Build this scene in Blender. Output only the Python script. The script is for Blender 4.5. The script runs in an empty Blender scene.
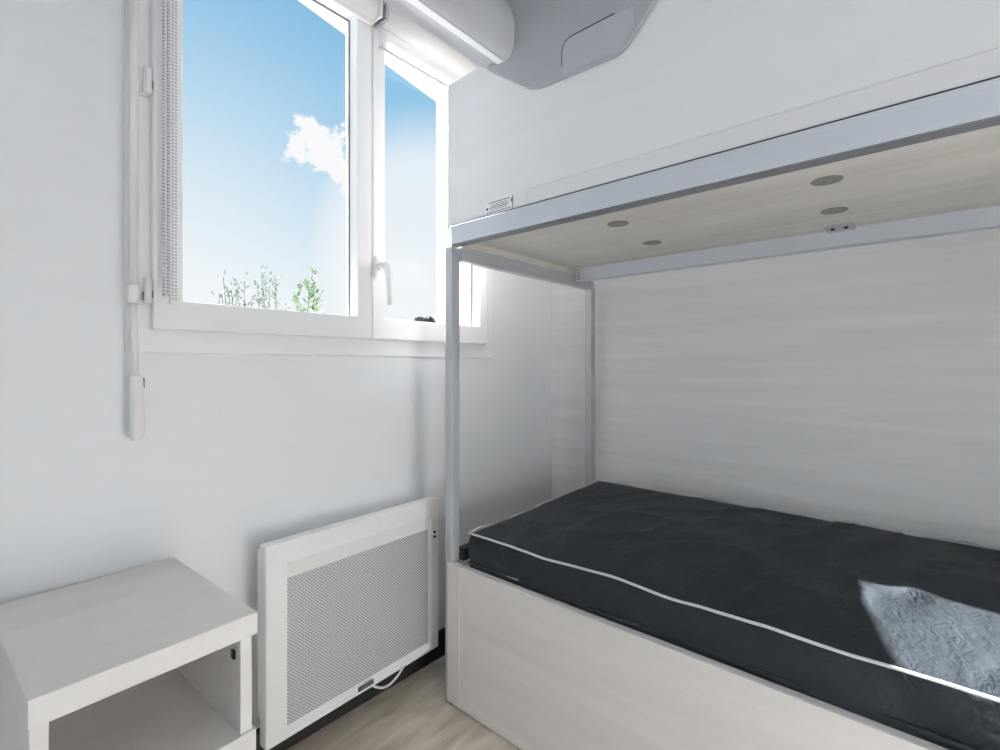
import bpy, bmesh, math, random
from mathutils import Vector, Matrix, noise
random.seed(7)
S = bpy.context.scene
C = S.collection
PI = math.pi

# ------------------------------------------------------------------ helpers
def srgb(r, g, b):
    f = lambda c: (c/255/12.92) if c/255 <= .04045 else ((c/255+.055)/1.055)**2.4
    return (f(r), f(g), f(b), 1)

def mat(name, col, rough=.5, metal=0.0, spec=.5, grain=None, bump=None, sheen=0.0, coat=0.0):
    """grain=(scale vec, colour2, contrast) ; bump=(scale, strength, distance)"""
    m = bpy.data.materials.new(name); m.use_nodes = True
    nt = m.node_tree; b = nt.nodes['Principled BSDF']
    b.inputs['Base Color'].default_value = col
    b.inputs['Roughness'].default_value = rough
    b.inputs['Metallic'].default_value = metal
    b.inputs['Specular IOR Level'].default_value = spec
    b.inputs['Sheen Weight'].default_value = sheen
    b.inputs['Coat Weight'].default_value = coat
    if grain or bump:
        tc = nt.nodes.new('ShaderNodeTexCoord')
    if grain:
        sc, col2, lo, hi = grain
        mp = nt.nodes.new('ShaderNodeMapping'); mp.inputs['Scale'].default_value = sc
        nz = nt.nodes.new('ShaderNodeTexNoise'); nz.inputs['Scale'].default_value = 1.0
        nz.inputs['Detail'].default_value = 6; nz.inputs['Roughness'].default_value = .6
        nz.inputs['Distortion'].default_value = .4
        rp = nt.nodes.new('ShaderNodeMapRange'); rp.inputs[1].default_value = lo; rp.inputs[2].default_value = hi
        mx = nt.nodes.new('ShaderNodeMix'); mx.data_type = 'RGBA'
        mx.inputs[6].default_value = col; mx.inputs[7].default_value = col2
        L = nt.links.new
        L(tc.outputs['Object'], mp.inputs['Vector']); L(mp.outputs['Vector'], nz.inputs['Vector'])
        L(nz.outputs[0], rp.inputs[0]); L(rp.outputs[0], mx.inputs[0]); L(mx.outputs[2], b.inputs['Base Color'])
    if bump:
        nb = nt.nodes.new('ShaderNodeTexNoise'); nb.inputs['Scale'].default_value = bump[0]
        nb.inputs['Detail'].default_value = 5
        bp = nt.nodes.new('ShaderNodeBump'); bp.inputs['Strength'].default_value = bump[1]
        bp.inputs['Distance'].default_value = bump[2]
        nt.links.new(tc.outputs['Object'], nb.inputs['Vector'])
        nt.links.new(nb.outputs[0], bp.inputs['Height']); nt.links.new(bp.outputs[0], b.inputs['Normal'])
    return m

class MB:
    """collects shapes (world coordinates) into one mesh"""
    def __init__(s): s.bm = bmesh.new()
    def box(s, x0, x1, y0, y1, z0, z1, bev=0.0, seg=2):
        t = bmesh.new(); bmesh.ops.create_cube(t, size=1)
        for v in t.verts:
            v.co = Vector((x0+(v.co.x+.5)*(x1-x0), y0+(v.co.y+.5)*(y1-y0), z0+(v.co.z+.5)*(z1-z0)))
        if bev:
            bmesh.ops.bevel(t, geom=t.edges[:], offset=bev, segments=seg, profile=.5, affect='EDGES')
        s.add(t); return s
    def add(s, t):
        me = bpy.data.meshes.new('t'); t.to_mesh(me); t.free(); s.bm.from_mesh(me); bpy.data.meshes.remove(me)
    def tube(s, pts, r, n=16, cap=True, closed=False):
        pts = [Vector(p) for p in pts]; N = len(pts); rings = []
        up = None
        for i, p in enumerate(pts):
            if closed: d = pts[(i+1) % N]-pts[i-1]
            else: d = pts[min(i+1, N-1)]-pts[max(i-1, 0)]
            d.normalize()
            if up is None: up = d.orthogonal().normalized()
            up = (up-d*up.dot(d)).normalized(); side = d.cross(up)
            rr = r[i] if isinstance(r, (list, tuple)) else r
            rings.append([s.bm.verts.new(p+rr*(math.cos(2*PI*k/n)*up+math.sin(2*PI*k/n)*side)) for k in range(n)])
        for i in range(N if closed else N-1):
            a, b = rings[i], rings[(i+1) % N]
            for k in range(n):
                s.bm.faces.new((a[k], a[(k+1) % n], b[(k+1) % n], b[k])).smooth = True
        if cap and not closed:
            s.bm.faces.new(rings[0][::-1]); s.bm.faces.new(rings[-1])
        return s
    def prism_x(s, prof, x0, x1, bev=0.0, seg=2):
        """profile of (y,z) extruded along X"""
        t = bmesh.new()
        a = [t.verts.new((x0, y, z)) for y, z in prof]; b = [t.verts.new((x1, y, z)) for y, z in prof]
        n = len(prof)
        t.faces.new(a); t.faces.new(b[::-1])
        for i in range(n): t.faces.new((a[i], b[i], b[(i+1) % n], a[(i+1) % n]))
        bmesh.ops.recalc_face_normals(t, faces=t.faces[:])
        if bev: bmesh.ops.bevel(t, geom=t.edges[:], offset=bev, segments=seg, profile=.5, affect='EDGES')
        s.add(t); return s
    def ring_y(s, ox0, ox1, oz0, oz1, ix0, ix1, iz0, iz1, y0, y1, bev=.003):
        """rectangular frame in the XZ plane with mitred corners, y0..y1 deep"""
        t = bmesh.new()
        o = [(ox0, oz0), (ox1, oz0), (ox1, oz1), (ox0, oz1)]; i_ = [(ix0, iz0), (ix1, iz0), (ix1, iz1), (ix0, iz1)]
        V = [[t.verts.new((x, y, z)) for x, z in q] for y in (y0, y1) for q in (o, i_)]
        fo, fi, bo, bi = V
        for k in range(4):
            j = (k+1) % 4
            t.faces.new((fo[k], fo[j], fi[j], fi[k])); t.faces.new((bo[k], bi[k], bi[j], bo[j]))
            t.faces.new((fo[k], bo[k], bo[j], fo[j])); t.faces.new((fi[k], fi[j], bi[j], bi[k]))
        bmesh.ops.recalc_face_normals(t, faces=t.faces[:])
        if bev:
            es = [e for e in t.edges if len(e.link_faces) == 2 and e.calc_face_angle() > .5]
            bmesh.ops.bevel(t, geom=es, offset=bev, segments=2, profile=.5, affect='EDGES')
        s.add(t); return s
    def ball(s, c, r, seg=8, rings=6):
        bmesh.ops.create_uvsphere(s.bm, u_segments=seg, v_segments=rings, radius=r, matrix=Matrix.Translation(c)); return s   # small: stays faceted
    def disc(s, c, r, h, n=32):
        bmesh.ops.create_cone(s.bm, cap_ends=True, segments=n, radius1=r, radius2=r, depth=h, matrix=Matrix.Translation(c)); return s
    def build(s, name, m, parent=None, smooth=False):
        bmesh.ops.recalc_face_normals(s.bm, faces=s.bm.faces[:])
        me = bpy.data.meshes.new(name); s.bm.to_mesh(me); s.bm.free()
        me.materials.append(m)
        if smooth:      # True: smooth all over; a number: smooth below that angle
            me.polygons.foreach_set('use_smooth', [True]*len(me.polygons))
            if smooth is not True: me.set_sharp_from_angle(angle=math.radians(smooth))
        o = bpy.data.objects.new(name, me); C.objects.link(o)
        if parent:
            o.parent = parent
            w = Vector(parent.location); q = parent.parent
            while q: w += q.location; q = q.parent
            o.location = -w
        return o

def thing(name, label, cat, loc, group=None):
    o = bpy.data.objects.new(name, None); C.objects.link(o); o.location = loc
    o.empty_display_size = .05
    o['label'] = label; o['category'] = cat
    if group: o['group'] = group
    return o
def tag(o, label, cat, group=None):
    o['label'] = label; o['category'] = cat
    if group: o['group'] = group
    return o
def struct(o, label=None):
    o['kind'] = 'structure'
    if label: o['label'] = label
    return o

# ------------------------------------------------------------------ materials
M = {}
M['wall'] = mat('wall_paint', srgb(233, 235, 237), .55, grain=((2, 2, 30), srgb(231, 233, 235), .3, .7))
M['ceil'] = mat('ceiling_paint', srgb(234, 235, 237), .7)
M['panel'] = mat('whitewashed_wall_panel', srgb(229, 229, 230), .55, grain=((6, 1.2, 22), srgb(214, 214, 214), .38, .75))
M['board'] = mat('whitewashed_bunk_board', srgb(228, 224, 221), .5, grain=((6, 1.3, 16), srgb(217, 212, 207), .4, .75))
M['guard'] = mat('pale_guard_board', srgb(225, 227, 229), .5, grain=((6, 1.0, 14), srgb(218, 220, 221), .4, .75))
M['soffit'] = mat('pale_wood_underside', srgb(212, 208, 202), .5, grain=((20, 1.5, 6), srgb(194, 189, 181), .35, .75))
M['nst'] = mat('nightstand_laminate', srgb(222, 219, 216), .45, grain=((3, 14, 14), srgb(213, 209, 205), .4, .75))
M['alu'] = mat('satin_aluminium', srgb(200, 206, 214), .5, metal=.25, grain=((300, 2, 300), srgb(194, 200, 208), .35, .7))
M['alud'] = mat('grey_painted_steel', srgb(184, 188, 192), .4, metal=.3)
M['pvc'] = mat('white_window_plastic', srgb(240, 240, 241), .3)
M['gask'] = mat('grey_rubber_gasket', srgb(120, 124, 130), .6)
M['gap'] = mat('dark_joint', srgb(60, 60, 62), .8)
M['rod'] = mat('white_crank_plastic', srgb(226, 226, 224), .35)
M['chrome'] = mat('polished_bracket_metal', srgb(190, 192, 196), .2, metal=.9)
M['rad'] = mat('white_enamel', srgb(246, 246, 245), .35)
M['black'] = mat('black_skirting', srgb(38, 37, 36), .6)
M['blackp'] = mat('black_plastic', srgb(22, 22, 22), .4)
M['plate'] = mat('dark_plate', srgb(92, 92, 94), .4)
M['acw'] = mat('white_unit_plastic', srgb(190, 192, 196), .4)
M['acg'] = mat('grey_unit_plastic', srgb(160, 164, 170), .5)
M['acc'] = mat('grey_cover_plastic', srgb(170, 174, 181), .5)
M['vent'] = mat('vent_grey', srgb(132, 130, 126), .6)
M['pipe'] = mat('white_piping', srgb(205, 206, 208), .6)
M['blind'] = mat('white_blind_fabric', srgb(240, 240, 240), .7)
m = bpy.data.materials.new('translucent_blind_cloth'); m.use_nodes = True; nt = m.node_tree; b = nt.nodes['Principled BSDF']
b.inputs['Base Color'].default_value = srgb(244, 244, 244); b.inputs['Roughness'].default_value = .8
tl = nt.nodes.new('ShaderNodeBsdfTranslucent'); tl.inputs[0].default_value = srgb(235, 236, 238)
ms_ = nt.nodes.new('ShaderNodeMixShader'); ms_.inputs[0].default_value = .35
nt.links.new(b.outputs[0], ms_.inputs[1]); nt.links.new(tl.outputs[0], ms_.inputs[2]); nt.links.new(ms_.outputs[0], nt.nodes['Material Output'].inputs[0])
M['fabric'] = m
M['slot'] = mat('slot_grey', srgb(176, 178, 184), .6)
M['bead'] = mat('white_bead_plastic', srgb(225, 225, 228), .35)
M['cream'] = mat('cream_cladding', srgb(222, 212, 196), .6)
M['sticker'] = mat('sticker_white', srgb(232, 232, 236), .4)
M['ink'] = mat('black_ink', srgb(40, 40, 46), .6)

# floor: pale wood vinyl with streaks
m = mat('pale_wood_vinyl', srgb(196, 184, 172), .42); M['floor'] = m
nt = m.node_tree; b = nt.nodes['Principled BSDF']; L = nt.links.new
tc = nt.nodes.new('ShaderNodeTexCoord'); mp = nt.nodes.new('ShaderNodeMapping'); mp.inputs['Scale'].default_value = (3.0, 14, 1)
nz = nt.nodes.new('ShaderNodeTexNoise'); nz.inputs['Scale'].default_value = 1; nz.inputs['Detail'].default_value = 7; nz.inputs['Distortion'].default_value = 1.2
cr = nt.nodes.new('ShaderNodeValToRGB')
cr.color_ramp.elements[0].position = .3; cr.color_ramp.elements[0].color = srgb(176, 163, 147)
cr.color_ramp.elements[1].position = .68; cr.color_ramp.elements[1].color = srgb(222, 212, 198)
L(tc.outputs['Object'], mp.inputs['Vector']); L(mp.outputs[0], nz.inputs['Vector']); L(nz.outputs[0], cr.inputs[0]); L(cr.outputs[0], b.inputs['Base Color'])

# radiator grille: punched dots (object coordinates, so they stay on the sheet)
m = mat('perforated_sheet', srgb(205, 206, 209), .4, metal=.2); M['perf'] = m
nt = m.node_tree; b = nt.nodes['Principled BSDF']; L = nt.links.new
tc = nt.nodes.new('ShaderNodeTexCoord'); sx = nt.nodes.new('ShaderNodeSeparateXYZ'); L(tc.outputs['Object'], sx.inputs[0])
def mth(op, a, bb=None):
    n = nt.nodes.new('ShaderNodeMath'); n.operation = op
    for i, v in enumerate((a, bb)):
        if v is None: continue
        if hasattr(v, 'links'): L(v, n.inputs[i])
        else: n.inputs[i].default_value = v
    return n.outputs[0]
k = 2*PI/.0085
cx = mth('COSINE', mth('MULTIPLY', mth('ADD', sx.outputs[0], sx.outputs[2]), k))
cz = mth('COSINE', mth('MULTIPLY', mth('SUBTRACT', sx.outputs[0], sx.outputs[2]), k))
hole = mth('GREATER_THAN', mth('ADD', cx, cz), .45)
mx = nt.nodes.new('ShaderNodeMix'); mx.data_type = 'RGBA'; L(hole, mx.inputs[0])
mx.inputs[6].default_value = srgb(214, 215, 218); mx.inputs[7].default_value = srgb(112, 114, 120); L(mx.outputs[2], b.inputs['Base Color'])

# black crinkled nylon
m = mat('black_crinkled_nylon', srgb(50, 55, 60), .48, spec=.12); M['nylon'] = m
nt = m.node_tree; b = nt.nodes['Principled BSDF']; L = nt.links.new
tc = nt.nodes.new('ShaderNodeTexCoord')
vo = nt.nodes.new('ShaderNodeTexNoise'); vo.inputs['Scale'].default_value = 34; vo.inputs['Detail'].default_value = 6; vo.inputs['Distortion'].default_value = 2.2
n2 = nt.nodes.new('ShaderNodeTexNoise'); n2.inputs['Scale'].default_value = 7; n2.inputs['Detail'].default_value = 4; n2.inputs['Distortion'].default_value = 1.5
ad = nt.nodes.new('ShaderNodeMath'); ad.operation = 'MULTIPLY_ADD'; ad.inputs[1].default_value = .35
bp = nt.nodes.new('ShaderNodeBump'); bp.inputs['Strength'].default_value = .7; bp.inputs['Distance'].default_value = .012
L(tc.outputs['Object'], vo.inputs['Vector']); L(tc.outputs['Object'], n2.inputs['Vector'])
L(vo.outputs[0], ad.inputs[0]); L(n2.outputs[0], ad.inputs[2]); L(ad.outputs[0], bp.inputs['Height']); L(bp.outputs[0], b.inputs['Normal'])

# window glass: clear with a faint reflection
m = bpy.data.materials.new('window_glass'); m.use_nodes = True; nt = m.node_tree; nt.nodes.clear(); L = nt.links.new
out = nt.nodes.new('ShaderNodeOutputMaterial'); mxs = nt.nodes.new('ShaderNodeMixShader')
tr = nt.nodes.new('ShaderNodeBsdfTransparent'); tr.inputs[0].default_value = (.985, .985, .985, 1)
gl = nt.nodes.new('ShaderNodeBsdfGlossy'); gl.inputs['Roughness'].default_value = .02
fr = nt.nodes.new('ShaderNodeFresnel'); fr.inputs[0].default_value = 1.1
L(fr.outputs[0], mxs.inputs[0]); L(tr.outputs[0], mxs.inputs[1]); L(gl.outputs[0], mxs.inputs[2]); L(mxs.outputs[0], out.inputs[0])
M['glass'] = m
# diffuser of the added ceiling lamp
m = bpy.data.materials.new('added_lamp_diffuser'); m.use_nodes = True; nt = m.node_tree; b = nt.nodes['Principled BSDF']
b.inputs['Emission Color'].default_value = (.97, .985, 1, 1); b.inputs['Emission Strength'].default_value = 4.4
M['lamp'] = m
M['lip'] = mat('shadow_toned_lip_metal', srgb(120, 124, 130), .5, metal=.2)  # darkened colour stands for the shadow line along the beam's bottom lip
M['strip'] = mat('pale_strip_board', srgb(219, 220, 222), .5)
M['leaf'] = mat('leaf_green', srgb(112, 132, 98), .7, grain=((9, 9, 9), srgb(84, 102, 80), .35, .7))
M['leafg'] = mat('leaf_grey_green', srgb(112, 122, 116), .7, grain=((9, 9, 9), srgb(86, 94, 94), .35, .7))
M['stem'] = mat('stem_brown', srgb(62, 60, 50), .8)
M['ground'] = mat('grey_gravel', srgb(146, 147, 151), .9, grain=((3, 3, 3), srgb(122, 124, 128), .35, .7))

# ------------------------------------------------------------------ room shell
XL, XB, YW, YR, H = -1.0, 1.842, 1.303, -.95, 2.20
WX0, WX1, WZ0, WZ1 = .285, 1.42, 1.075, 2.135      # hole in the window wall
w = MB()
w.box(XL-.1, WX0, YW, YW+.12, 0, H); w.box(WX1, XB+.1, YW, YW+.12, 0, H)
w.box(WX0, WX1, YW, YW+.12, 0, WZ0); w.box(WX0, WX1, YW, YW+.12, WZ1, H)
struct(w.build('wall_window_side', M['wall']), 'white painted wall with the window')
struct(MB().box(XB, XB+.1, YR-.1, YW, 0, H).build('wall_bunk_side', M['panel']), 'pale wood-grain panel wall behind the bunk')
DY0, DY1, DZ1 = -.82, .08, 2.08      # unseen glazed door added in the left wall to let daylight in
w = MB()
w.box(XL-.1, XL, YR-.1, DY0, 0, H); w.box(XL-.1, XL, DY1, YW, 0, H); w.box(XL-.1, XL, DY0, DY1, DZ1, H)
struct(w.build('wall_left', M['wall']))
dr = bpy.data.objects.new('added_door_1', None); C.objects.link(dr); dr.location = (XL-.05, 0, 0); struct(dr, 'white glazed double door, unseen, added to let daylight in')
for a_, b_ in ((DY0, (DY0+DY1)/2), ((DY0+DY1)/2, DY1)):
    q = MB()
    q.box(XL-.075, XL-.03, a_, a_+.06, 0, DZ1, .004); q.box(XL-.075, XL-.03, b_-.06, b_, 0, DZ1, .004)
    q.box(XL-.075, XL-.03, a_+.06, b_-.06, 0, .12, .004); q.box(XL-.075, XL-.03, a_+.06, b_-.06, DZ1-.07, DZ1, .004)
    lf_ = q.build('door_leaf', M['pvc'], dr)
    MB().box(XL-.055, XL-.05, a_+.06, b_-.06, .12, DZ1-.07).build('glass_pane', M['glass'], lf_)
struct(MB().box(XL, XB, YR-.1, YR, 0, H).build('wall_rear', M['wall']))
struct(MB().box(XL-.1, XB+.1, YR-.1, YW+.12, -.06, 0).build('floor', M['floor']), 'pale wood-look vinyl floor')
struct(MB().box(XL-.1, XB+.1, YR-.1, YW+.12, H, H+.05).build('ceiling', M['ceil']))
struct(MB().box(XL, XB, YW-.020, YW, 0, .085, .002).build('baseboard_window', M['black']), 'black skirting strip under the radiator')

# ------------------------------------------------------------------ window
win = bpy.data.objects.new('window_1', None); C.objects.link(win); win.location = (.85, 1.30, 1.05); struct(win, 'white two-sash window')
FY = 1.296
MB().ring_y(.262, 1.440, 1.0465, 2.165, .345, 1.358, 1.145, 2.075, FY, 1.36, .003).build('window_frame', M['pvc'], win)
def sash(x0, x1, gx0, gx1):
    s = MB()
    z0, z1, g0, g1 = 1.099, 2.12, 1.165, 2.055
    s.ring_y(x0, x1, z0, z1, gx0, gx1, g0, g1, 1.272, 1.335, .004)
    o = s.build('sash', M['pvc'], win)
    e = .0035
    MB().ring_y(gx0-.001, gx1+.001, g0-.001, g1+.001, gx0+e, gx1-e, g0+e, g1-e, 1.312, 1.317, 0).build('gasket', M['gask'], o)
    MB().box(gx0, gx1, 1.317, 1.321, g0, g1).build('glass_pane', M['glass'], o)
    return o
ls = sash(.307, .8645, .364, .814)
rs = sash(.8675, 1.381, .913, 1.339)
MB().box(.866-.0016, .866+.0016, 1.283, 1.33, 1.10, 2.12).build('meeting_joint', M['gask'], win)
for z in (1.178, 1.632):   # hinges on the left sash
    h = MB(); h.tube([(.297, 1.272, z-.025), (.297, 1.272, z+.028)], .008, 14)
    h.box(.282, .298, 1.279, 1.291, z-.028, z+.03, .003)
    hp = h.build('hinge', M['pvc'], win)
    MB().box(.3005, .3065, 1.268, 1.28, z-.012, z+.004).build('hinge_pin', M['gask'], hp)
MB().box(1.383, 1.392, 1.275, 1.291, 1.13, 1.18, .002).build('hinge', M['pvc'], win)
# espagnolette handle on the right sash
hd = MB().box(.870, .893, 1.260, 1.273, 1.283, 1.352, .005, 3)
hd.tube([(.882, 1.266, 1.318), (.882, 1.230, 1.318)], .0105, 16)
hd.tube([(.881, 1.236, 1.324), (.887, 1.228, 1.317), (.893, 1.226, 1.29), (.8955, 1.226, 1.24), (.8955, 1.226, 1.20)], [.011, .0115, .0105, .0095, .008], 16)
hd.build('window_handle', M['pvc'], win)

# roller blinds, rolled up on each sash, and the bead chain of the left one
def roller_blind(x0, x1, label, chain):
    t = thing('roller_blind', label, 'blind', ((x0+x1)/2, 1.243, 2.075))
    MB().tube([(x0+.012, 1.243, 2.076), (x1-.012, 1.243, 2.076)], .030, 28).build('fabric_roll', M['blind'], t)
    if chain:
        MB().box(x0+.012, x1-.012, 1.250, 1.264, 2.036, 2.052, .004).build('bottom_bar', M['blind'], t)
    else:
        MB().box(x0+.014, x1-.014, 1.2640, 1.2652, 1.992, 2.075).build('fabric_drop', M['fabric'], t)
        MB().box(x0+.014, x1-.014, 1.2615, 1.2675, 1.9885, 1.9945, .001).build('bottom_bar', M['alud'], t)
    for x in (x0+.004, x1-.004):
        b_ = MB().box(x-.004, x+.004, 1.212, 1.272, 2.045, 2.108, .003)
        b_.tube([(x-.006, 1.24, 2.076), (x+.006, 1.24, 2.076)], .012, 16)
        b_.build('bracket', M['chrome'] if (not chain and x < (x0+x1)/2) else M['pvc'], t)
    if chain:
        ch = MB()
        z0 = 1.171
        for dx, yy in ((.321, 1.249), (.330, 1.252)):
            n = int((2.06-z0)/.0075)
            for i in range(n): ch.ball((dx, yy-.0006, z0+.006+i*.0075), .0033, 8, 6)
            
        ch.tube([(.321, 1.249, z0+.004), (.3235, 1.25, z0-.001), (.3275, 1.251, z0-.001), (.330, 1.252, z0+.004)], .0018, 6)
        cho = ch.build('bead_chain', M['bead'], t)
        cc = MB()
        for dx, yy in ((.321, 1.249), (.330, 1.252)): cc.tube([(dx, yy+.0008, z0), (dx, yy+.0008, 2.06)], .0026, 8)
        cc.build('chain_cord', M['gask'], cho)
        g = MB().box(.336, .353, 1.262, 1.2735, 1.155, 2.06, .002)
        gp = g.build('chain_guide', M['pvc'], t)
        d = MB()
        for i in range(118): d.box(.3395, .3425, 1.2612, 1.263, 1.165+i*.0075, 1.1685+i*.0075); d.box(.3455, .3485, 1.2612, 1.263, 1.165+i*.0075, 1.1685+i*.0075)
        d.build('guide_slots', M['slot'], gp)
    return t
roller_blind(.310, .862, 'rolled-up white roller blind with a bead chain, on the left window sash', True)
roller_blind(.872, 1.378, 'rolled-up white roller blind with a metal end bracket, on the right window sash', False)

# shutter crank rod left of the window
cr_ = thing('shutter_crank', 'white shutter crank rod with a handle hanging left of the window', 'crank', (.270, 1.262, .865))
MB().tube([(.270, 1.262, 1.165), (.270, 1.262, 2.19)], .0085, 16).build('upper_rod', M['rod'], cr_)
j = MB().tube([(.270, 1.262, 1.150), (.270, 1.262, 1.158), (.270, 1.262, 1.182), (.270, 1.262, 1.19)], [.009, .0125, .0125, .009], 16)
j.box(.268, .284, 1.258, 1.29, 1.160, 1.176, .003)
jo = j.build('joint', M['rod'], cr_)
MB().box(.2842, .2865, 1.256, 1.262, 1.158, 1.176).build('pin', M['gask'], jo)
MB().tube([(.270, 1.262, 1.155), (.272, 1.262, 1.08), (.274, 1.262, .99)], .0058, 14).build('lower_rod', M['rod'], cr_)
gh = MB().tube([(.274, 1.262, 1.0), (.2742, 1.262, .997), (.2745, 1.262, .985), (.276, 1.262, .93), (.2765, 1.262, .875), (.2765, 1.262, .866), (.2765, 1.262, .862)],
               [.008, .0112, .0122, .0128, .0132, .0122, .009], 20)
gho = gh.build('handle_grip', M['rod'], cr_)
MB().box(.2855, .2885, 1.258, 1.266, .972, .992).build('catch', M['gask'], gho)

# ------------------------------------------------------------------ high unit by the guard
FXG = 1.011
ac = thing('air_conditioner', 'white and grey moulded air conditioner housing high beside the window, against the upper bunk guard', 'air conditioner', (.75, .86, 1.71))
def sc(pts, k_=1.0142): return [(y*k_, min(H-.002, 1.02+(z-1.02)*k_)) for y, z in pts]
UX = .998
prof = sc([(.9095, 1.826), (.900, 1.834), (.886, 1.8345), (.874, 1.826), (.866, 1.8225), (.840, 1.8215), (.830, 1.825), (.820, 1.834), (.8135, 1.848), (.811, 1.87), (.811, 1.905), (.814, 1.925), (.822, 1.949), (.835, 1.972), (.850, 1.99), (.868, 2.01), (.876, 2.04), (.88, 2.08), (.88, 2.3), (.9095, 2.3)])
MB().prism_x(prof, -.02, UX).build('housing', M['acw'], ac, 40)
(y0, z0), (y1, z1) = sc([(.8425, 1.8206), (.8445, 1.8219)])
MB().box(-.01, UX-.008, y0, y1, z0, z1).build('flap_seam', M['acc'], ac)
(y0, z0), (y1, z1) = sc([(.846, 1.8203), (.8655, 1.8222)])
MB().box(-.01, UX-.004, y0, y1, z0, z1, .0006).build('flap', M['rad'], ac)
def rounded(poly, rad, n=8):
    out = []
    N = len(poly)
    for i in range(N):
        p = Vector(poly[i]); a = Vector(poly[i-1]); c = Vector(poly[(i+1) % N]); r = rad[i]
        if r == 0: out.append(tuple(p)); continue
        u = (a-p).normalized(); v = (c-p).normalized()
        p0 = p+u*r; p1 = p+v*r
        for k_ in range(n+1):
            t_ = k_/n
            out.append(tuple(p0*(1-t_)**2+p*2*t_*(1-t_)+p1*t_**2))
    return out
pp = rounded(sc([(.9095, 1.827), (.760, 1.713), (.507, 1.7055), (.325, 1.90), (.30, 2.3), (.9095, 2.3)]), [0, .045, .03, .08, 0, 0])
MB().prism_x(pp, UX, FXG-.0005, .002).build('end_panel', M['acg'], ac, 20)['label'] = 'grey end panel'
cp = rounded(sc([(.663, 1.7145), (.510, 1.711), (.478, 1.748), (.478, 1.793), (.663, 1.796)]), [.006, .01, .006, .004, .028])
MB().prism_x(cp, UX-.0012, UX+.001, .0006).build('access_cover', M['acc'], ac)
line = [(UX-.001, y, z) for y, z in sc([(.6635, 1.735), (.6635, 1.770), (.661, 1.783), (.654, 1.792), (.641, 1.7965), (.60, 1.7972), (.525, 1.7975)])]
MB().tube(line, .0011, 6).build('cover_gap', M['gap'], ac)

# ------------------------------------------------------------------ bunk bed
bk = thing('bunk_bed', 'white wood and aluminium bunk bed with a solid front board, along the panel wall', 'bunk bed', (1.4, .1, 0))
FX, YE, YN = 1.011, 1.107, -.86       # front plane, end at the window, far end
BX = 1.80
def bb(name, mt, *a, bev=.002): return MB().box(*a, bev).build(name, M[mt], bk)
bb('guard_board', 'guard', FX, FX+.018, YN, 1.098, 1.425, 1.866)
bb('guard_strip', 'strip', FX-.0025, FX, YN, .79, 1.4375, 1.479)
# front beam: aluminium channel with thin lips
fb = MB().box(FX-.006, FX+.004, YN, 1.076, 1.3795, 1.4345, .0015)
fb.build('front_beam', M['alu'], bk)
MB().box(FX-.0055, FX+.026, YN, 1.076, 1.3762, 1.3806, .001).build('beam_lip', M['lip'], bk)
MB().box(FX-.0045, FX+.001, YN, 1.076, 1.4342, 1.4372).build('beam_gap', M['gap'], bk)
for x, yy0, yy1 in ((FX, 1.076, YE), (BX-.03, 1.050, 1.080), (FX, YN, YN+.03), (BX-.03, YN, YN+.03)):
    zt = 1.378 if x == FX else 1.36
    MB().box(x, x+.032, yy0, yy1, .0 if x != FX else .0, zt, .002).build('post', M['alud'] if x == FX else M['alud'], bk)
bb('end_rail', 'alud', FX+.028, BX, 1.056, 1.084, 1.333, 1.3765)
bb('lower_end_rail', 'gap', FX+.033, BX-.03, 1.060, 1.090, .427, .463)
RF = 1.632
rr_ = MB().box(RF, RF+.004, YN, 1.030, 1.346, 1.394, .001); rr_.box(RF, RF+.035, YN, 1.030, 1.346, 1.350, .001); rr_.box(RF-.0015, RF, YN, 1.030, 1.346, 1.350, .0005)
rr_.build('rear_rail', M['alu'], bk)
bb('upper_base_panel', 'soffit', FX+.006, BX, YN, 1.05, 1.394, 1.410)
MB().box(FX+.005, BX-.03, 1.056, 1.066, 1.376, 1.43, .002).build('end_board', M['soffit'], bk)
pl = MB().box(RF+.001, RF+.035, 1.030, 1.033, 1.346, 1.394, .0005).box(RF-.004, RF-.002, 1.012, 1.032, 1.344, 1.394, .0005).build('rail_end_plate', M['pvc'], bk)
hl = MB()
for i in range(5):
    for k_ in range(2): hl.box(RF-.0046, RF-.0038, 1.0145+k_*.008, 1.0195+k_*.008, 1.349+i*.009, 1.354+i*.009)
hl.build('plate_holes', M['blackp'], pl)
br = MB().box(1.575, RF, .150, .215, 1.3885, 1.394, .0015); br.box(RF-.004, RF, .150, .215, 1.3850, 1.394, .001)
bro = br.build('rail_bracket', M['alud'], bk)
for y in (.168, .198):
    MB().ball((1.592, y, 1.3885), .0055).build('screw', M['blackp'], bro)
for x, y in ((1.183, .621), (1.436, .639), (1.185, .157), (1.428, .174)):
    MB().disc((x, y, 1.3937), .028, .0016, 36).build('vent', M['vent'], bk)
# lower part
bb('front_board', 'board', FX-.003, FX+.020, YN, 1.0405, .012, .425)
bb('corner_strip', 'board', FX-.003, FX+.020, 1.0425, 1.095, .010, .427)
bb('board_joint', 'sticker', FX-.0045, FX, 1.0395, 1.0435, .012, .425, bev=.001)
bb('plinth', 'board', FX+.004, FX+.024, YN, 1.09, .0, .014)
bb('end_panel', 'board', FX+.02, BX-.03, 1.045, 1.06, .0, .40)
bb('mattress_base', 'blackp', FX+.02, BX-.03, YN, 1.045, .385, .408)
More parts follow.
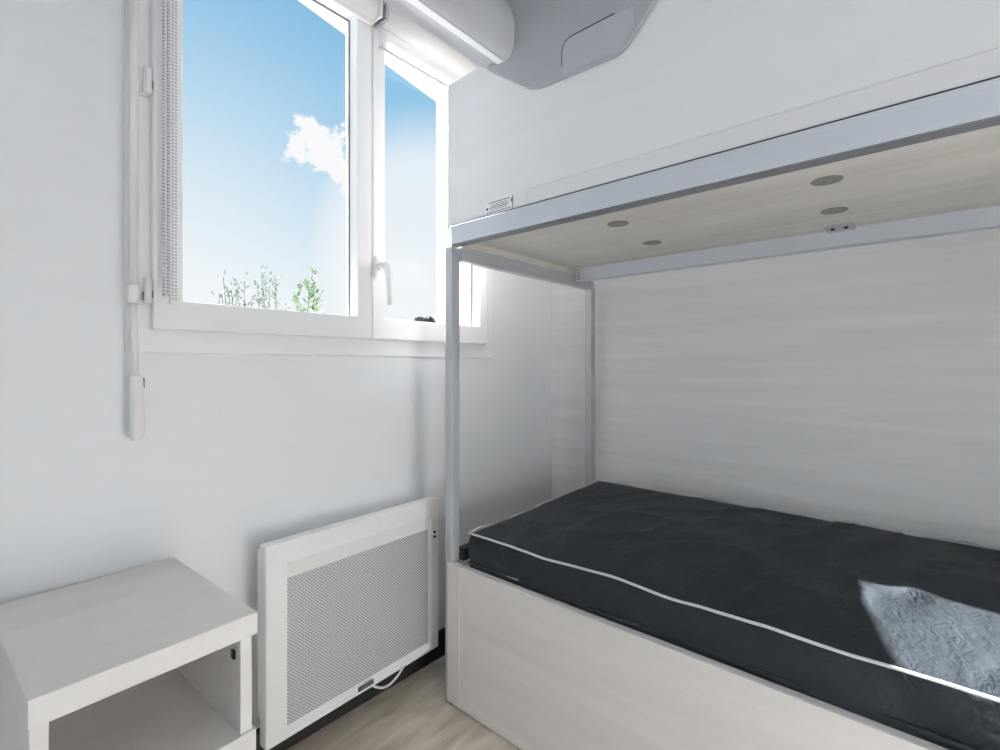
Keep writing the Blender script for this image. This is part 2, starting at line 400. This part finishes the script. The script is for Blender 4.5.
# safety notice
nb = MB().box(FX-.0028, FX, .836, .938, 1.4385, 1.4755, 0).build('notice_label', M['sticker'], bk)
tx = MB()
def q_(y): return .836+(y-.868)*1.378
rows = [(.876, .934, 1.4695, .0022), (.882, .926, 1.4635, .0014), (.882, .926, 1.4595, .0014), (.880, .930, 1.4550, .0022), (.886, .926, 1.4500, .0014), (.872, .938, 1.4435, .0018)]
for a_, b_, z, h in rows:
    y = b_
    while y > a_:
        wd = random.uniform(.003, .008)
        tx.box(FX-.0032, FX-.0027, q_(max(a_, y-wd)), q_(y), z-h/2, z+h/2); y -= wd+.0014
for a_, b_, z0, z1 in ((.9335, .9385, 1.451, 1.457), (.8690, .8703, 1.439, 1.4745), (.869, .873, 1.457, 1.466)):
    tx.box(FX-.0032, FX-.0027, q_(a_), q_(b_), z0, z1)
tx.build('printed_text', M['ink'], nb)

# ------------------------------------------------------------------ mattress
MX0, MX1, MY0, MY1, MZ0, MZ1 = 1.036, 1.775, -.85, 1.020, .409, .520
def mat_top(x, y):
    u = (x-MX0)/(MX1-MX0); v = (y-MY0)/(MY1-MY0)
    e = min(u, 1-u)*(MX1-MX0); f = min(v, 1-v)*(MY1-MY0)
    bul = .026*(1-math.exp(-e/.12))*(1-math.exp(-f/.16))
    z = MZ1+bul+.027*u
    fall = min(1, e/.05, f/.05)
    w1 = noise.noise(Vector((x*2.2+y*1.6, (y-x*.9)*5.5, 3.1)))
    w2 = noise.noise(Vector((x*7+y*2, y*3-x*6, 9.2)))
    w3 = 1-abs(noise.noise(Vector((x*3.0-y*1.3, (y+x*.45)*6.5, 5.7))))*2
    w4 = 1-abs(noise.noise(Vector((x*5.0+y*2.4, (y-x*.35)*3.2, 2.3))))*2
    z += fall*(.007*w1+.0035*w2+.010*max(0, w3)**4+.007*max(0, w4)**6)
    z += (1-fall)*.004*noise.noise(Vector((x*5, y*6, 1)))
    return z
bm = bmesh.new()
NX, NY, NZ = 56, 140, 10
def mpt(i, j, kz):
    u = i/NX; v = j/NY; t_ = kz/NZ
    x = MX0+u*(MX1-MX0); y = MY0+v*(MY1-MY0)
    zt = mat_top(x, y); z = MZ0+t_*(zt-MZ0)
    # sides: puff out and crease
    s_ = math.sin(PI*t_)
    off = .007*s_ + .014*noise.noise(Vector((x*6, y*6, t_*2.2)))*s_ + .004*noise.noise(Vector((x*17, y*17, t_*5)))*s_
    nx = -1 if i == 0 else (1 if i == NX else 0); ny = -1 if j == 0 else (1 if j == NY else 0)
    return (x+nx*off, y+ny*off, z)
vid = {}
def V(i, j, kz):
    q = (i, j, kz)
    if q not in vid: vid[q] = bm.verts.new(mpt(i, j, kz))
    return vid[q]
for i in range(NX):
    for j in range(NY):
        bm.faces.new((V(i, j, NZ), V(i+1, j, NZ), V(i+1, j+1, NZ), V(i, j+1, NZ)))
        bm.faces.new((V(i, j, 0), V(i, j+1, 0), V(i+1, j+1, 0), V(i+1, j, 0)))
for kz in range(NZ):
    for j in range(NY):
        for i in (0, NX): bm.faces.new((V(i, j, kz), V(i, j, kz+1), V(i, j+1, kz+1), V(i, j+1, kz)))
    for i in range(NX):
        for j in (0, NY): bm.faces.new((V(i, j, kz), V(i+1, j, kz), V(i+1, j, kz+1), V(i, j, kz+1)))
mb = MB(); mb.bm.free(); mb.bm = bm
mt_o = tag(mb.build('mattress', M['nylon'], None, 70), 'black crinkled nylon mattress with white piping on the lower bunk', 'mattress')
def edge_loop(z_off, side):
    pts = []
    c = [(MX0, MY0), (MX0, MY1), (MX1, MY1), (MX1, MY0)]
    for a_, b_ in zip(c, c[1:]+c[:1]):
        n = int((Vector(b_)-Vector(a_)).length/.02)
        for q in range(n):
            t_ = q/n; x = a_[0]+(b_[0]-a_[0])*t_; y = a_[1]+(b_[1]-a_[1])*t_
            wob = .011*noise.noise(Vector((x*8, y*8, 4)))+.003*noise.noise(Vector((x*21, y*21, 8)))
            cxm, cym = x-(MX0+MX1)/2, y-(MY0+MY1)/2
            ox = -1 if x < MX0+.001 else (1 if x > MX1-.001 else 0); oy = -1 if y < MY0+.001 else (1 if y > MY1-.001 else 0)
            pts.append((x+ox*(.002+wob), y+oy*(.002+wob), (mat_top(x, y)+.001+wob*.95) if z_off is None else z_off+wob*.4))
    return pts
MB().tube(edge_loop(None, 0), .0033, 8, closed=True).build('piping', M['pipe'], mt_o, True)['label'] = 'white upper piping'
MB().tube(edge_loop(.436, 0), .0045, 8, closed=True).build('piping', M['nylon'], mt_o, True)
# side care tag and vertical seam on the front band
MB().box(MX0-.0095, MX0-.007, .835, .875, .4395, .4410).build('zip_pull', M['pipe'], mt_o)

# ------------------------------------------------------------------ radiator
rd = thing('panel_radiator', 'white panel heater with a perforated grey grille, on the wall below the window', 'radiator', (1.080, 1.212, .1))
rd.rotation_euler.z = math.radians(2.2)
RX0, RX1, RZ0, RZ1, RY = .512, 1.080, .097, .586, 1.212
MB().box(RX0+.02, RX1-.02, RY+.03, YW, RZ0+.03, RZ1-.03, .006).build('rear_casing', M['rad'], rd)
GX0, GX1, GZ0, GZ1 = .567, 1.044, .110, .528
f_ = MB().ring_y(RX0, RX1, RZ0, RZ1, GX0, GX1, GZ0, GZ1, RY, RY+.034, .004)
f_.build('front_frame', M['rad'], rd)
MB().box(GX0-.004, GX1+.004, RY+.014, RY+.02, GZ0-.004, GZ1-.036).build('grille', M['perf'], rd)['label'] = 'perforated grey grille'
# sloping deflector lip across the top of the opening
MB().prism_x([(RY+.002, GZ1+.002), (RY+.014, GZ1-.040), (RY+.024, GZ1-.040), (RY+.024, GZ1+.002)], GX0-.002, GX1+.002).build('top_deflector', M['rad'], rd)
MB().prism_x([(RY+.002, GZ0-.002), (RY+.024, GZ0-.002), (RY+.024, GZ0+.012), (RY+.016, GZ0+.012)], GX0-.002, GX1+.002).build('bottom_lip', M['rad'], rd)
for z in (.463, .478):
    MB().tube([(1.0595, RY-.003, z), (1.0595, RY+.002, z)], .0042, 14).build('button', M['blackp'], rd)
MB().box(.770, .822, RY-.0015, RY+.002, .106, .119, .001).build('name_plate', M['plate'], rd)
cab = []
for q in range(25):
    t_ = q/24; cab.append((.815+.150*t_, 1.232, .105-.048*math.sin(PI*t_)**.9))
MB().tube(cab, .0035, 8).build('power_cable', M['rad'], rd, True)

# ------------------------------------------------------------------ nightstand
ns = thing('nightstand', 'pale laminate nightstand with an open compartment, left of the radiator', 'nightstand', (.355, 1.302, 0))
ns.rotation_euler.z = math.radians(2.7)
NXa, NXb, NYa, NZt = .057, .355, .901, .580
def nb_(name, *a, bev=.0015): return MB().box(*a, bev).build(name, M['nst'], ns)
nb_('top_panel', NXa, NXb, NYa, YW-.002, NZt-.039, NZt)
nb_('side_panel', NXa+.002, NXa+.022, NYa+.006, YW-.0145, .0, NZt-.039)
nb_('side_panel', NXb-.027, NXb-.007, NYa+.006, YW-.0145, .0, NZt-.039)
nb_('back_panel', NXa+.022, NXb-.027, YW-.016, YW-.003, .374, NZt-.039)
nb_('bottom_panel', NXa, NXb-.002, NYa, YW-.0145, .334, .374)
hk = MB().box(NXb-.031, NXb-.0268, .925, .936, .499, .515, .001); hk.build('fixing', M['blackp'], ns)

# ------------------------------------------------------------------ outside
gr = struct(MB().box(-60, 60, -40, 80, -.62, -.5).build('ground', M['ground']))
# gable soffit over the window, sloping down to the right
sb = MB()
t = bmesh.new(); bmesh.ops.create_cube(t, size=1)
for v in t.verts:
    x = -1.2+(v.co.x+.5)*4.2; y = 1.43+(v.co.y+.5)*.39; zz = 2.417-(x-.905)*.15+(v.co.z+.5)*.10
    v.co = Vector((x, y, zz))
sb.add(t)
struct(sb.build('trim_1', M['cream']), 'cream roof soffit outside the window')
struct(MB().box(1.362, 1.44, 1.425, 1.545, .9, 2.2, .003).build('trim_2', M['cream']), 'cream jamb outside the window')

def leaf_mesh(mb, p, d, ln, wd):
    d = d.normalized(); s_ = d.cross(Vector((random.uniform(-1, 1), random.uniform(-1, 1), random.uniform(-.3, 1)))).normalized()
    n = d.cross(s_)*wd*.25
    a = mb.bm.verts.new(p); b_ = mb.bm.verts.new(p+d*ln*.45+s_*wd/2+n); c_ = mb.bm.verts.new(p+d*ln); e_ = mb.bm.verts.new(p+d*ln*.45-s_*wd/2+n)
    mm = mb.bm.verts.new(p+d*ln*.45)
    mb.bm.faces.new((a, b_, mm)); mb.bm.faces.new((b_, c_, mm)); mb.bm.faces.new((c_, e_, mm)); mb.bm.faces.new((e_, a, mm))
def shrub(label, px, top_list, lf, ls_, y=3.0):
    """upright shoots; each (x, y, top z, leaf count)"""
    t = thing('shrub', label, 'shrub', (px, y, -.5), 'garden shrubs outside the window')
    st = MB(); lv = MB()
    for (x, yy, zt, n, sp) in top_list:
        base = Vector((px+(x-px)*.25, y+(yy-y)*.25, -.5)); top = Vector((x, yy, zt))
        pts = [base.lerp(top, q/10)+Vector((.02*math.sin(q*1.3+x*9), 0, 0)) for q in range(11)]
        st.tube(pts, [.0048-.0003*q for q in range(11)], 6)
        n = int(n*1.7)
        for q in range(n):
            f = 1-(q/n)*.5
            k0 = min(9, int(f*10)); p = pts[k0].lerp(pts[k0+1], f*10-k0)
            a = random.uniform(0, 2*PI); d = Vector((math.cos(a), math.sin(a), random.uniform(.4, 1.6)))
            leaf_mesh(lv, p, d, ls_*random.uniform(.7, 1.25), ls_*.42)
            if random.random() < sp:
                leaf_mesh(lv, p+d*ls_*.6+Vector((random.uniform(-.03, .03), 0, random.uniform(-.02, .03))), d, ls_, ls_*.4)
    st.build('stems', M['stem'], t); lv.build('leaves', lf, t)
def at(px, py, Y):
    u = px-500; t_ = Y/(323.4-.7524*u)
    return ((369.4+.6587*u)*t_, Y, 1.02+(365-py)*t_)
def shoots(lst, Y): return [(*at(px, py, Y+random.uniform(-.08, .08)), n, sp) for px, py, n, sp in lst]
shrub('low grey-green shrub with a lone tall thin shoot, leftmost outside the left window pane', .97, shoots([(223, 277, 7, 0), (216, 297, 16, .5), (228, 291, 16, .5), (232, 288, 22, .8), (220, 299, 12, .5)], 2.75), M['leafg'], .042, 2.75)
shrub('grey-green shrub with a forked tip, between the low shrub and the tallest shrub outside', 1.25, shoots([(247, 281, 26, .4), (241, 290, 18, .5), (253, 298, 12, .5), (236, 298, 12, .5)], 3.2), M['leafg'], .042, 3.2)
shrub('tallest grey-green shrub with two slim upright shoots, outside the middle of the left pane', 1.21, shoots([(265, 273, 46, .6), (279, 277, 42, .5), (261, 285, 22, .4), (272, 288, 20, .3), (267, 292, 20, .7)], 2.75), M['leafg'], .042, 2.75)
shrub('broad-leaved green shrub, rightmost outside the left window pane', 1.58, shoots([(309, 278, 40, .9), (312, 283, 34, .8), (306, 287, 30, .8), (295, 288, 24, .2), (314, 302, 14, .4)], 3.0), M['leaf'], .058)
# distant tree seen low through the right sash
tr_ = thing('tree', 'small dark round tree far away, low in the right window sash', 'tree', (22.0, 26.0, -.5))
cxx, cyy, czz = at(425, 322, 26.0)
tr_.location = (cxx, cyy, -.5)
MB().tube([(cxx, cyy, -.5), (cxx, cyy, czz)], [.3, .15], 8).build('trunk', M['stem'], tr_)
lv = MB()
for q in range(1500):
    a = random.uniform(0, 2*PI); e = random.uniform(-1, 1)*PI/2; rr = random.uniform(.6, 1)
    p = Vector((cxx+1.25*rr*math.cos(a)*math.cos(e), cyy+1.1*rr*math.sin(a)*math.cos(e), czz-1.0+1.3*rr*math.sin(e)))
    leaf_mesh(lv, p, Vector((math.cos(a), math.sin(a), random.uniform(-.5, 1))), .3, .18)
lv.build('crown', M['leafg'], tr_)

# ------------------------------------------------------------------ added ceiling lamp (unseen, brightens the room) and the sun
lp = thing('added_ceiling_lamp', 'round white flush ceiling lamp, lit, unseen, added to brighten the room', 'ceiling lamp', (-.15, -.40, H))
MB().disc((-.15, -.40, H-.012), .20, .024, 48).build('lamp_base', M['rad'], lp)
MB().disc((-.15, -.40, H-.036), .185, .024, 48).build('diffuser', M['lamp'], lp)

sun = bpy.data.lights.new('sun', 'SUN'); sun.energy = 49.0; sun.angle = math.radians(.5); sun.color = (1, .985, .97)
so = bpy.data.objects.new('sun', sun); C.objects.link(so)
d = Vector((-.032, -1.25, -.646)).normalized()
so.rotation_euler = d.to_track_quat('-Z', 'Y').to_euler(); so.location = (0, 6, 5)

# ------------------------------------------------------------------ sky
wd = bpy.data.worlds.new('sky'); S.world = wd; wd.use_nodes = True; nt = wd.node_tree; nt.nodes.clear(); L = nt.links.new
out = nt.nodes.new('ShaderNodeOutputWorld'); bg = nt.nodes.new('ShaderNodeBackground'); L(bg.outputs[0], out.inputs[0])
tc = nt.nodes.new('ShaderNodeTexCoord'); sp = nt.nodes.new('ShaderNodeSeparateXYZ'); L(tc.outputs['Generated'], sp.inputs[0])
cr = nt.nodes.new('ShaderNodeValToRGB'); L(sp.outputs[2], cr.inputs[0])
el = cr.color_ramp.elements
el[0].position = 0; el[0].color = srgb(246, 250, 252)
el[1].position = 1; el[1].color = srgb(84, 156, 214)
for p, c in ((.12, (226, 241, 250)), (.25, (186, 222, 244)), (.40, (152, 206, 238)), (.56, (132, 192, 230))):
    e = el.new(p); e.color = srgb(*c)
def M2(op, a, b_=None, c_=None):
    n = nt.nodes.new('ShaderNodeMath'); n.operation = op
    for i, v in enumerate((a, b_, c_)):
        if v is None: continue
        if hasattr(v, 'links'): L(v, n.inputs[i])
        else: n.inputs[i].default_value = v
    return n.outputs[0]
def pdir(px, py):
    u = px-500; return Vector((369.4+.6587*u, 323.4-.7524*u, 365-py)).normalized()
nz = nt.nodes.new('ShaderNodeTexNoise'); nz.inputs['Scale'].default_value = 21; nz.inputs['Detail'].default_value = 7; nz.inputs['Roughness'].default_value = .62
L(tc.outputs['Generated'], nz.inputs['Vector'])
def blob(px, py, rad):
    n = nt.nodes.new('ShaderNodeVectorMath'); n.operation = 'DISTANCE'; L(tc.outputs['Generated'], n.inputs[0]); n.inputs[1].default_value = pdir(px, py)
    return M2('SUBTRACT', 1.0, M2('DIVIDE', n.outputs['Value'], rad))
b0 = M2('MAXIMUM', M2('MAXIMUM', blob(314, 134, .060), blob(331, 150, .066)), M2('MAXIMUM', blob(342, 172, .055), blob(295, 147, .046)))
cum = nt.nodes.new('ShaderNodeMapRange'); cum.interpolation_type = 'SMOOTHSTEP'
L(M2('ADD', b0, M2('MULTIPLY', M2('SUBTRACT', nz.outputs[0], .5), 2.7)), cum.inputs[0]); cum.inputs[1].default_value = .28; cum.inputs[2].default_value = .62
# low wispy bands
mp = nt.nodes.new('ShaderNodeMapping'); mp.inputs['Scale'].default_value = (1.3, 1.3, 6); L(tc.outputs['Generated'], mp.inputs['Vector'])
n2 = nt.nodes.new('ShaderNodeTexNoise'); n2.inputs['Scale'].default_value = 2.2; n2.inputs['Detail'].default_value = 6; n2.inputs['Roughness'].default_value = .55
L(mp.outputs[0], n2.inputs['Vector'])
ws = nt.nodes.new('ShaderNodeMapRange'); ws.interpolation_type = 'SMOOTHSTEP'; L(n2.outputs[0], ws.inputs[0]); ws.inputs[1].default_value = .46; ws.inputs[2].default_value = .72
low = nt.nodes.new('ShaderNodeMapRange'); L(sp.outputs[2], low.inputs[0]); low.inputs[1].default_value = .42; low.inputs[2].default_value = .10
wisp = M2('MULTIPLY', M2('MULTIPLY', ws.outputs[0], low.outputs[0]), .85)
def haze_reflection(px, py, rad, amt, p0=0.0, p1=1.0):
    h = nt.nodes.new('ShaderNodeMapRange'); h.interpolation_type = 'SMOOTHSTEP'; L(blob(px, py, rad), h.inputs[0])
    h.inputs[1].default_value = p0; h.inputs[2].default_value = p1; h.inputs[4].default_value = amt
    return h.outputs[0]
mask = M2('MAXIMUM', M2('MAXIMUM', cum.outputs[0], wisp), M2('MAXIMUM', haze_reflection(150, 300, .62, .72), haze_reflection(430, 260, .30, .75, .0, .45)))  # second patch paints the right pane's white reflection into the sky
mx = nt.nodes.new('ShaderNodeMix'); mx.data_type = 'RGBA'; L(mask, mx.inputs[0]); L(cr.outputs[0], mx.inputs[6]); mx.inputs[7].default_value = srgb(252, 253, 254)
L(mx.outputs[2], bg.inputs[0]); bg.inputs[1].default_value = 1.0

# ------------------------------------------------------------------ camera
cam = bpy.data.cameras.new('camera'); cam.sensor_width = 36; cam.lens = 36*.491; cam.shift_y = -.010; cam.clip_start = .01
co = bpy.data.objects.new('camera', cam); C.objects.link(co); co.location = (0, 0, 1.02); co.rotation_euler = (PI/2, 0, math.radians(-48.8))
S.camera = co
S.view_settings.view_transform = 'Standard'; S.view_settings.look = 'None'; S.view_settings.gamma = 1; S.view_settings.use_curve_mapping = False
S.view_settings.exposure = 0.0
S.cycles.max_bounces = 16; S.cycles.diffuse_bounces = 10; S.cycles.transparent_max_bounces = 16
